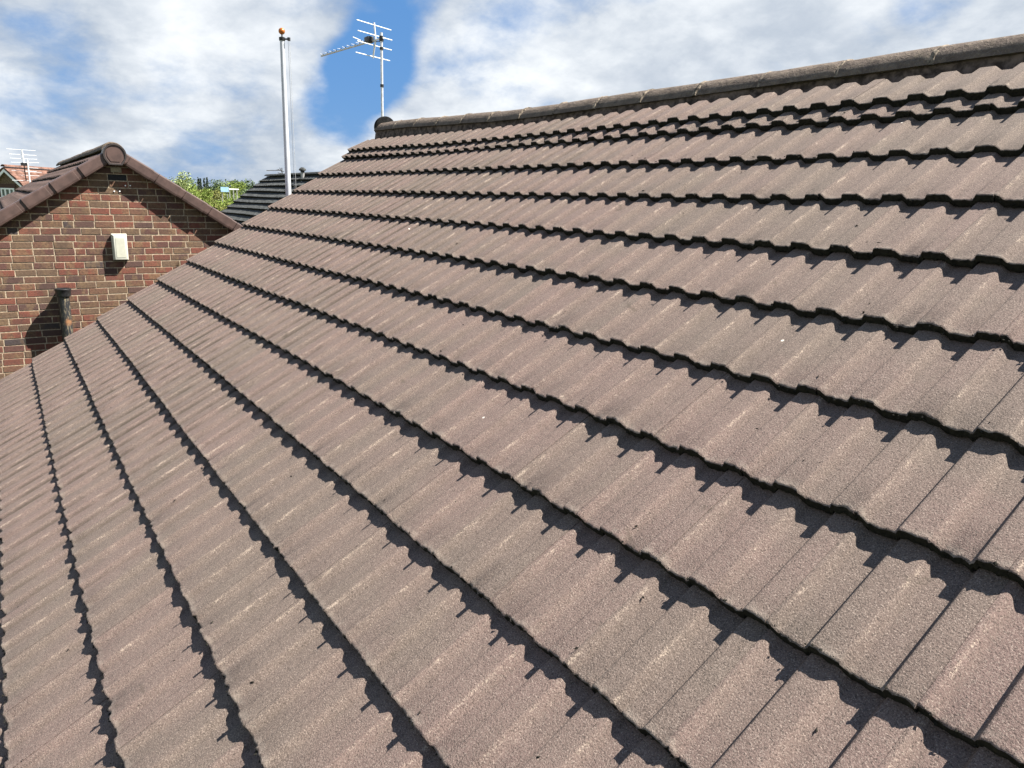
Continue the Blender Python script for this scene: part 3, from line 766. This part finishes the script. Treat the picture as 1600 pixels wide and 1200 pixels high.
# ------------------------------------------------------------------ flagpole
ft = ray(440.5, 62)*11.0; fb = ray(451, 300)*11.0
fx, fy = (ft.x+fb.x)/2, (ft.y+fb.y)/2; ftz = ZC+ft.z*(math.hypot(fx, fy)/math.hypot(ft.x, ft.y))
fp = thing('flagpole', 'tall silver white flagpole with orange ball finial beyond the roof', 'flagpole', (fx, fy, 0))
m_ = MB(); m_.lathe((fx, fy, 0), [(0.054, 0.0), (0.052, 1.0), (0.045, 4.0), (0.033, ftz)], 24); m_.build('pole', M_POLE, fp, smooth=True)
m_ = MB(); m_.lathe((fx, fy, ftz), [(0.040, -0.015), (0.044, 0.0), (0.044, 0.03), (0.030, 0.036), (0.010, 0.04), (0.009, 0.075)], 20)
m_.build('truck', M_BLACK, fp, smooth=True)
m_ = MB(); m_.lathe((fx, fy, ftz+0.115), [(0.046*math.sin(math.pi*i/12)+0.0008, -0.046*math.cos(math.pi*i/12)) for i in range(13)], 22); m_.build('finial_ball', M_ORANGE, fp, smooth=True)
rt_ = (MW @ Vector((1, 0, 0))); rt_.z = 0; rt_.normalize()
q = Vector((fx, fy, ftz+0.01))
m_ = MB(); m_.tube(q+rt_*0.035, q+rt_*0.10, 0.012, seg=8); m_.tube(q+rt_*0.10+Vector((0, 0, -0.022)), q+rt_*0.10+Vector((0, 0, 0.022)), 0.022, seg=12); m_.build('pulley', M_BLACK, fp)
for s_ in (0.088, 0.112):
    m_ = MB(); m_.tube(q+rt_*s_, Vector((fx, fy, 1.2))+rt_*s_*1.15, 0.0026, seg=6); m_.build('halyard', M_ROPE, fp)

# ------------------------------------------------------------------ television aerials
def V3(x, y, X): return onX(x, y, X)
mp = V3(597.5, 190, XV-0.16)
mtop = V3(596, 51, XV-0.16).z
ta = thing('tv_aerial', 'silver rooftop television aerial on slim mast behind the ridge end', 'aerial', (mp.x, mp.y, mp.z-0.6), 'television aerials')
m_ = MB(); m_.tube((mp.x, mp.y, mp.z-0.6), (mp.x, mp.y, mtop), 0.0140, seg=14); mast = m_.build('mast', M_ALU, ta, smooth=True)
for zz2 in (V3(597, 76, mp.x).z, V3(597, 134, mp.x).z): MB().tube((mp.x, mp.y, zz2-0.014), (mp.x, mp.y, zz2+0.014), 0.0195, seg=14).build('clamp_band', M_BLACK, mast)
MB().box(mp.x-0.02, mp.x+0.26, mp.y-0.03, mp.y+0.03, mp.z-0.56, mp.z-0.52).build('wall_bracket', M_STEEL, ta)
bd = Vector((-0.90, -0.36, -0.11)).normalized(); rdv = Vector((-0.37, 0.93, 0.0)).normalized()
hub = V3(586, 58, mp.x)
hub = Vector((mp.x, mp.y, hub.z))+bd*0.085
m_ = MB(); m_.tube(Vector((mp.x, mp.y, hub.z+0.008))-bd*0.03, hub+bd*0.86, 0.0095, seg=8); boom = m_.build('boom', M_ALU, ta)
for i in range(9):
    P = hub+bd*(0.24+0.074*i)+Vector((0, 0, 0.012)); L = 0.062-0.003*i
    m_ = MB(); m_.tube(P-rdv*L, P+rdv*L, 0.0022, seg=6); m_.build('director', M_ALU, boom)
    MB().box(P.x-0.006, P.x+0.006, P.y-0.006, P.y+0.006, P.z-0.004, P.z+0.006).build('element_clip', M_BLACK, boom)
db = hub+bd*0.10; m_ = MB(); m_.box(db.x-0.055, db.x+0.055, db.y-0.035, db.y+0.035, db.z-0.012, db.z+0.05); o = m_.build('dipole_box', M_BLACK, ta); bevel_obj(o, 0.01)
m_ = MB(); P = hub+bd*0.14+Vector((0, 0, 0.02)); m_.tube(P-rdv*0.20, P+rdv*0.05+Vector((0, 0, -0.03)), 0.005, seg=6); m_.build('dipole', M_RODS, ta)
# corner reflector: two raked bars, each with two cross rods
for sg_, zs in ((1, (0.045, 0.150)), (-1, (-0.055, -0.160))):
    m_ = MB(); e0 = hub+Vector((0, 0, 0.0)); e1 = hub+bd*(0.02 if sg_ > 0 else 0.045)+Vector((0, 0, sg_*0.175)); m_.tube(e0, e1, 0.010, seg=8); bar = m_.build('reflector_bar', M_ALU, ta)
    for z_ in zs:
        P = hub+(e1-hub)*(abs(z_)/0.175); L = 0.26
        m_ = MB(); m_.tube(P-rdv*L+bd*0.0, P+rdv*L, 0.0050, seg=8); m_.build('reflector_rod', M_RODS, bar)
MB().tube(Vector((mp.x, mp.y, hub.z-0.02)), Vector((mp.x, mp.y, hub.z+0.03)), 0.024, seg=12).build('mast_clamp', M_BLACK, ta)
m_ = MB()
prev = Vector((mp.x-0.02, mp.y, hub.z-0.02))
m_.tube(db, prev, 0.004, seg=6); m_.tube(prev, prev+Vector((0, 0, -1.0)), 0.0035, seg=6); m_.build('cable', M_BLACK, ta)

# aerial behind the brick house
XA = XW-LEN-0.15
a0 = V3(47, 286, XA); a1 = V3(42.5, 250, XA)
ta2 = thing('tv_aerial', 'many-rodded aerial on leaning mast behind the brick house roof', 'aerial', (a0.x, a0.y, a0.z-0.8), 'television aerials')
dirn = (a1-a0)
MB().tube(a0-dirn*1.6, a1, 0.013, seg=10).build('mast', M_RODS, ta2, smooth=True)
b0_, b1_ = V3(41, 283, XA-0.05), V3(34, 233.5, XA-0.05)
MB().tube(b0_, b0_+(b1_-b0_)*0.5, 0.009, seg=8).build('lower_boom', M_BLACK, ta2)
MB().tube(b0_+(b1_-b0_)*0.5, b1_, 0.013, seg=8).build('upper_boom', M_RODS, ta2)
bx_ = V3(38, 257, XA); o = MB().box(bx_.x-0.05, bx_.x+0.05, bx_.y-0.06, bx_.y+0.045, bx_.z-0.025, bx_.z+0.03).build('dipole_box', M_BLACK, ta2)
for xa, ya, xb, yb in ((10, 232.5, 55.5, 235.5), (14, 240.5, 57, 243), (15.5, 247, 58, 249), (17, 253.5, 61, 254.5), (44, 262, 60, 263), (18, 266, 57, 268), (33, 267.5, 65, 269.5), (30, 273.5, 61.5, 275), (19, 281.5, 56, 283)):
    MB().tube(V3(xa, ya, XA-0.06), V3(xb, yb, XA-0.06), 0.0042, seg=6).build('rod', M_RODS, ta2)

# ------------------------------------------------------------------ charcoal-roofed house beyond
XD = -31.0
dr0 = onX(416, 275.5, XD); drp = onX(343, 333, XD)
slp = math.atan2(dr0.z-drp.z, dr0.y-drp.y)
dh = thing('charcoal_roofed_house', 'house with dark charcoal tiled roof behind the flagpole', 'house', (XD+5, dr0.y, 0))
DL = 11.0; DW = 3.4
ev = dr0.z-DW*math.tan(slp)
m_ = MB(); m_.prism([(XD+0.15, dr0.y-DW+0.3, 0), (XD+0.15, dr0.y+DW-0.3, 0), (XD+0.15, dr0.y+DW-0.3, ev+0.1), (XD+0.15, dr0.y, dr0.z-0.15), (XD+0.15, dr0.y-DW+0.3, ev+0.1)], (DL-0.3, 0, 0)); m_.build('wall', M_BUFF, dh)
m_ = MB(); m_.prism([(XD+0.02, dr0.y-DW, ev-0.12), (XD+0.02, dr0.y-DW, ev-0.07), (XD+0.02, dr0.y, dr0.z-0.07), (XD+0.02, dr0.y+DW, ev-0.07), (XD+0.02, dr0.y+DW, ev-0.12), (XD+0.02, dr0.y, dr0.z-0.12)], (DL-0.04, 0, 0)); droof = m_.build('roof', M_FELT, dh)
ts = Vector((0, -math.cos(slp), -math.sin(slp))); ns = Vector((0, -math.sin(slp), math.cos(slp)))
rg = random.Random(31)
for k in range(12):
    s0, s1 = 0.02+k*0.336-0.02, 0.02+(k+1)*0.336
    nx = 74; vt = []
    for i in range(nx+1):
        X = XD+DL*i/nx; sag = 0.012*math.sin(X*0.9+k*1.3)
        a = Vector((X, dr0.y, dr0.z))
        bulge = 0.012*abs(math.sin(math.pi*(i*DL/nx)/0.3))
        vt += [a+ts*s0+ns*(-0.03+sag*0.5), a+ts*s1+ns*(0.045+sag+bulge+rg.uniform(-.004, .004)), a+ts*(s1+rg.uniform(-.006, .006))+ns*(-0.035+sag)]
    fc = []
    for i in range(nx): fc += [(i*3, i*3+1, i*3+4, i*3+3), (i*3+1, i*3+2, i*3+5, i*3+4)]
    mesh_ = MB().add(vt, fc).build('tile_course', [M_SLATE, M_MOSS], droof)
    mesh_.data.polygons.foreach_set('material_index', [0, 1]*nx)
m_ = MB()
for i in range(24):
    X = XD+i*0.45+0.1
    m_ = MB(); m_.prism([(X, dr0.y+math.cos(R(30+120*j/6))*0.14, dr0.z-0.06+math.sin(R(30+120*j/6))*0.14) for j in range(7)], (0.44, 0, 0)); m_.build('ridge_tile', M_SLATE, droof)
m_ = MB(); m_.add([(XD, dr0.y, dr0.z), (XD+DL, dr0.y, dr0.z), (XD+DL, dr0.y+DW, ev), (XD, dr0.y+DW, ev)], [(0, 1, 2, 3)]); m_.build('rear_slope', M_SLATE, droof)
# flue
XF = XD+5.0
fl_ = onX(473, 277, XF); sc_ = -XF/1143.5*1.25
yfl, zfl = fl_.y, fl_.z
m_ = MB(); m_.tube((XF, yfl, zfl-0.5), (XF, yfl, zfl+0.18), 0.065, seg=16); fl_o = m_.build('flue', M_STEEL, dh, smooth=True)
m_ = MB(); m_.lathe((XF, yfl, zfl+0.18), [(0.066, -0.02), (0.072, 0.03), (0.118, 0.045), (0.122, 0.085), (0.075, 0.135), (0.03, 0.155)], 18); m_.build('cowl', M_SLATE, fl_o, smooth=True)
# small aerial on it
XB = XD+1.2
p0 = onX(441, 276, XB); p1 = onX(438.5, 262, XB)
ta3 = thing('tv_aerial', 'small dark aerial on the charcoal roof left of the flagpole', 'aerial', (p0.x, p0.y, p0.z-0.15), 'television aerials')
MB().tube(p0+Vector((0, 0, -0.15)), Vector((p0.x, p0.y, p1.z)), 0.016, seg=8).build('mast', M_BLACK, ta3)
MB().tube(onX(441, 266, XB), onX(416.5, 266.4, XB), 0.014, seg=8).build('boom', M_BLACK, ta3)
for xa, ya, xb, yb in ((434, 264.5, 444, 268.5), (437, 262, 442, 272), (432, 265.5, 440, 266.8), (434, 270, 443, 271.5)):
    MB().tube(onX(xa, ya, XB), onX(xb, yb, XB), 0.014, seg=6).build('rod', M_BLACK, ta3)

# ------------------------------------------------------------------ far house with clay roof
XH = -46.0
ap = onX(5, 260.5, XH)
ra = Vector((-0.72, 0.69, 0)).normalized(); rb = Vector((ra.y, -ra.x, 0))       # along the ridge (away, right) / across it (towards us, right)
def FH(a, b, z): return Vector((ap.x, ap.y, ap.z))+ra*a+rb*b+Vector((0, 0, z))
HW = 3.3
dd = ray(41, 294); dd = dd/dd.x                       # where the verge meets the sight line of its lower end
t_b = (dd.y*ap.x-ap.y)/(rb.y-dd.y*rb.x); lowp = dd*(ap.x+rb.x*t_b)
fsl = (ap.z-(lowp.z+ZC))/t_b
print('far house: verge offset', t_b, 'slope', fsl)
FLN = 6.6
fh = thing('clay_roofed_house', 'far brown gabled house with orange clay roof at left edge', 'house', (ap.x, ap.y, 0))
evz = -HW*fsl
m_ = MB(); m_.prism([FH(0.15, -HW, -ap.z), FH(0.15, HW, -ap.z), FH(0.15, HW, evz-0.14), FH(0.15, 0, -0.14), FH(0.15, -HW, evz-0.14)][::-1], ra*(FLN-0.3)); m_.build('wall', M_BUFF, fh)
e_ = 0.25
m_ = MB(); m_.prism([FH(0, -HW-e_, evz-e_*fsl-0.1), FH(0, -HW-e_, evz-e_*fsl), FH(0, 0, 0), FH(0, HW+e_, evz-e_*fsl), FH(0, HW+e_, evz-e_*fsl-0.1), FH(0, 0, -0.1)], ra*FLN); fr = m_.build('roof', M_TERRA, fh)
for sd in (-1, 1):
    m_ = MB(); m_.prism([FH(-0.01, 0, -0.105), FH(-0.01, sd*(HW+e_), evz-e_*fsl-0.105), FH(-0.01, sd*(HW+e_), evz-e_*fsl-0.24), FH(-0.01, 0, -0.24)], ra*0.04); m_.build('barge_board', M_UPVC, fh)
    for k in range(11):
        y_ = 0.05+k*0.30
        m_ = MB(); m_.prism([FH(-0.03, sd*y_, -y_*fsl+0.01), FH(-0.03, sd*(y_+0.31), -(y_+0.31)*fsl+0.055), FH(-0.03, sd*(y_+0.31), -(y_+0.31)*fsl+0.012)], ra*(FLN+0.04)); m_.build('tile_course', M_TERRA, fr)
m_ = MB(); m_.prism([FH(-0.03, math.cos(R(180*j/8))*0.13, 0.01+math.sin(R(180*j/8))*0.11) for j in range(9)], ra*(FLN+0.06)); m_.build('ridge', M_TERRA, fr)
def onG(x, y):                                        # pixel -> point on the gable plane, in its own (across, height)
    d_ = ray(x, y); nrm = -ra; g0 = FH(0.15, 0, 0)-Vector((0, 0, ZC)); t_ = g0.dot(nrm)/d_.dot(nrm); P = d_*t_+Vector((0, 0, ZC))
    return (P-FH(0, 0, 0)).dot(rb), P.z-ap.z
yA, zB = onG(1.5, 293.5); yB, zA = onG(24.5, 308.5)
def gbox(x0, x1, y0, y1, z0, z1):                     # box on the gable, x = proud of the wall
    return MB().prism([FH(0.15-x0, y0, z0), FH(0.15-x0, y1, z0), FH(0.15-x0, y1, z1), FH(0.15-x0, y0, z1)], ra*(x0-x1))
fw = 0.07; third = (yB-yA)/3
wn = MB()
for bx6 in ((yA, yB, zA, zA+fw), (yA, yB, zB-fw, zB), (yA, yA+fw, zA+fw, zB-fw), (yB-fw, yB, zA+fw, zB-fw), (yA+third-0.04, yA+third+0.04, zA+fw, zB-fw), (yA+2*third-0.04, yA+2*third+0.04, zA+fw, zB-fw)):
    g_ = gbox(0.003, 0.05, *bx6); wn.add(g_.v, g_.f)
win = wn.build('window', M_UPVC, fh)
for i in range(3): gbox(0.004, 0.02, yA+third*i+0.042 if i else yA+fw+0.001, yA+third*(i+1)-0.042 if i < 2 else yB-fw-0.001, zA+fw+0.001, zB-fw-0.001).build('pane', M_GLASS, win)
gbox(0.003, 0.09, yA-0.06, yB+0.06, zA-0.09, zA-0.003).build('sill', M_UPVC, win)
gbox(0.003, 0.03, yA-0.1, yB+0.1, zB+0.003, zB+0.2).build('brick_lintel', simple('dark_brick', (0.07, 0.035, 0.028), 0.9), fh)

# ------------------------------------------------------------------ trees and wood
L_BRIGHT = leaf_material('spring_leaf', (0.084, 0.131, 0.019), (0.126, 0.178, 0.029), (0.176, 0.220, 0.046))
L_PALE = leaf_material('pale_willow_leaf', (0.126, 0.164, 0.049), (0.176, 0.216, 0.073), (0.251, 0.290, 0.127))
L_OLIVE = leaf_material('olive_leaf', (0.088, 0.117, 0.025), (0.130, 0.159, 0.036), (0.167, 0.155, 0.049))
L_DARK = leaf_material('dark_conifer', (0.020, 0.034, 0.022), (0.030, 0.048, 0.028), (0.042, 0.058, 0.034))
L_WOOD = leaf_material('far_wood_leaf', (0.028, 0.050, 0.024), (0.042, 0.070, 0.032), (0.070, 0.095, 0.042))
def leaf(mb, P, s, rg):
    ax = Vector((rg.gauss(0, 1), rg.gauss(0, 1), rg.gauss(0, 1)+0.4)).normalized(); x = ax.orthogonal().normalized()*s; y = ax.cross(x)*rg.uniform(0.5, 0.9)
    mb.add([P-x*0.6, P-y*0.5, P+x*0.7, P+y*0.5], [(0, 1, 2, 3)])
def tree(label, px, py_top, dist, h, rx, leafm, n, s, seed, name='tree', group='trees beyond the houses'):
    d_ = ray(px, py_top); hh = math.hypot(d_.x, d_.y); bx, by = d_.x/hh*dist, d_.y/hh*dist; top = ZC+d_.z/hh*dist
    base = top-h; rg = random.Random(seed)
    t_ = thing(name, label, 'tree', (bx, by, base), group)
    m_ = MB(); r0 = h*0.022
    tips = []
    m_.tube((bx, by, min(base, -0.6)), (bx, by, base+h*0.45), r0*1.4, r0, seg=8)
    for i in range(9):
        an = rg.uniform(0, 6.28); el = rg.uniform(0.2, 1.2); L = rg.uniform(0.35, 0.6)*h*0.75; st = Vector((bx, by, base+h*rg.uniform(0.22, 0.45)))
        en = st+Vector((math.cos(an)*math.cos(el)*rx*0.8, math.sin(an)*math.cos(el)*rx*0.8, math.sin(el)*L)); m_.tube(st, en, r0*0.55, r0*0.12, seg=6); tips.append(en)
    m_.build('trunk', M_BARK, t_)
    cl = []
    for i in range(46):
        while True:
            v = Vector((rg.uniform(-1, 1), rg.uniform(-1, 1), rg.uniform(-1, 1)))
            if 0.25 < v.length < 1: break
        cl.append((Vector((bx+v.x*rx*0.86, by+v.y*rx*0.86, base+h*0.58+v.z*h*0.40)), rg.uniform(0.16, 0.34)*rx))
    m_ = MB()
    for i in range(n):
        c_, r_ = rg.choice(cl); v = Vector((rg.gauss(0, 1), rg.gauss(0, 1), rg.gauss(0, 1)))
        v = v.normalized()*r_*rg.uniform(0.45, 1.05); v.z *= 0.85
        P = c_+v
        if P.z > top: P.z = top-rg.uniform(0, 0.4)
        leaf(m_, P, s*rg.uniform(0.6, 1.3), rg)
    m_.build('crown', leafm, t_)
    return t_
tree('pale feathery tree rising just behind the right verge of the brick gable', 271, 265, 62, 8.0, 2.4, L_PALE, 15000, 0.10, 1)
tree('bright green tree between the pale tree and the rounded olive tree', 295, 279, 68, 8.0, 2.6, L_BRIGHT, 15000, 0.10, 2)
tree('rounded olive green tree left of the blue panel', 323, 282.5, 84, 7.5, 2.9, L_OLIVE, 15000, 0.12, 3)
tree('rounded bright tree right behind the blue panel', 356, 282, 98, 8.0, 3.4, L_BRIGHT, 15000, 0.13, 4)
tree('lower green tree in front of the blue panel trees', 333, 300, 54, 5.6, 2.2, L_BRIGHT, 15000, 0.09, 5)
tree('low leafy tree against the charcoal roof edge', 355, 304, 50, 5.2, 1.9, L_OLIVE, 13000, 0.085, 6)
tree('low green tree tucked behind the lower right verge caps', 308, 295, 50, 5.8, 1.9, L_BRIGHT, 13000, 0.085, 7)
for i, (px_, ptop) in enumerate(((309.5, 276.5), (313, 278.5), (318.5, 277.0), (323, 276.5))):
    d_ = ray(px_, ptop); hh = math.hypot(d_.x, d_.y); D = 170+4*i; bx, by, top = d_.x/hh*D, d_.y/hh*D, ZC+d_.z/hh*D
    rg = random.Random(60+i); h = 9.5
    t_ = thing('conifer', ['leftmost', 'second from left', 'third from left', 'rightmost'][i]+' of the four dark conifers on the skyline', 'tree', (bx, by, top-h), 'dark conifers on the skyline')
    MB().tube((bx, by, top-h-1), (bx, by, top-0.3), 0.16, 0.02, seg=6).build('trunk', M_BARK, t_)
    m_ = MB()
    for q in range(1300):
        f_ = rg.random()**0.7; r_ = (0.15+0.85*f_)*rg.uniform(0.2, 1.0); an = rg.uniform(0, 6.28)
        leaf(m_, Vector((bx+math.cos(an)*r_, by+math.sin(an)*r_, top-f_*h*0.95)), 0.24, rg)
    m_.build('crown', L_DARK, t_)
# far wood along the ridge line of the hill
m_ = MB(); rg = random.Random(77)
for i in range(240):
    px_ = rg.uniform(-260, 900); row = rg.random()
    D = 300+row*130
    prof_ = 279.0 + (7.5 if px_ < 318 else 0) + 2.0*math.sin(px_*0.045) + (px_-340)*0.030
    d_ = ray(px_, prof_+rg.uniform(0, 3)+(1-row)*9); hh = math.hypot(d_.x, d_.y); c_ = Vector((d_.x/hh*D, d_.y/hh*D, ZC+d_.z/hh*D-2.6)); r_ = rg.uniform(2.3, 4.2)
    for q in range(230):
        v = Vector((rg.gauss(0, 1), rg.gauss(0, 1), rg.gauss(0, 1))).normalized()*r_*rg.uniform(0.6, 1.0)
        leaf(m_, c_+v, 0.75*rg.uniform(0.6, 1.2), rg)
    m_.box(c_.x-r_*0.5, c_.x+r_*0.5, c_.y-r_*0.5, c_.y+r_*0.5, c_.z-12, c_.z+r_*0.2)
wd_ = m_.build('far_wood', L_WOOD); wd_['label'] = 'dark wooded hillside closing the horizon'; wd_['category'] = 'wood'; stuff(wd_)
# pale blue panel on posts among the trees
XS = -58.0
s0_ = onX(344.5, 292, XS); s1_ = onX(357.5, 300, XS)
sg_ = thing('notice_panel', 'small pale blue panel on white posts among the far trees', 'panel', (XS, (s0_.y+s1_.y)/2, 0))
MB().box(XS-0.03, XS+0.03, s0_.y, s1_.y, s1_.z, s0_.z).build('panel', M_SIGN, sg_)
for q in (347, 355): 
    pp = onX(q, 300, XS-0.08); MB().box(XS-0.13, XS-0.04, pp.y-0.022, pp.y+0.022, -0.5, pp.z+0.2).build('post', M_STEEL, sg_)
fn = thing('post_frame', 'white post and rail frame right of the pale blue panel', 'frame', (XS, onX(364, 300, XS).y, 0))
for q in (358.5, 364.5, 370): 
    pp = onX(q, 296.5, XS); MB().box(XS-0.03, XS+0.03, pp.y-0.028, pp.y+0.028, -0.5, pp.z).build('post', M_STEEL, fn)
pA, pB = onX(357.5, 296, XS), onX(373, 298.5, XS); MB().box(XS-0.05, XS+0.05, pA.y, pB.y, pB.z+0.08, pB.z+0.16).build('rail', M_UPVC, fn)
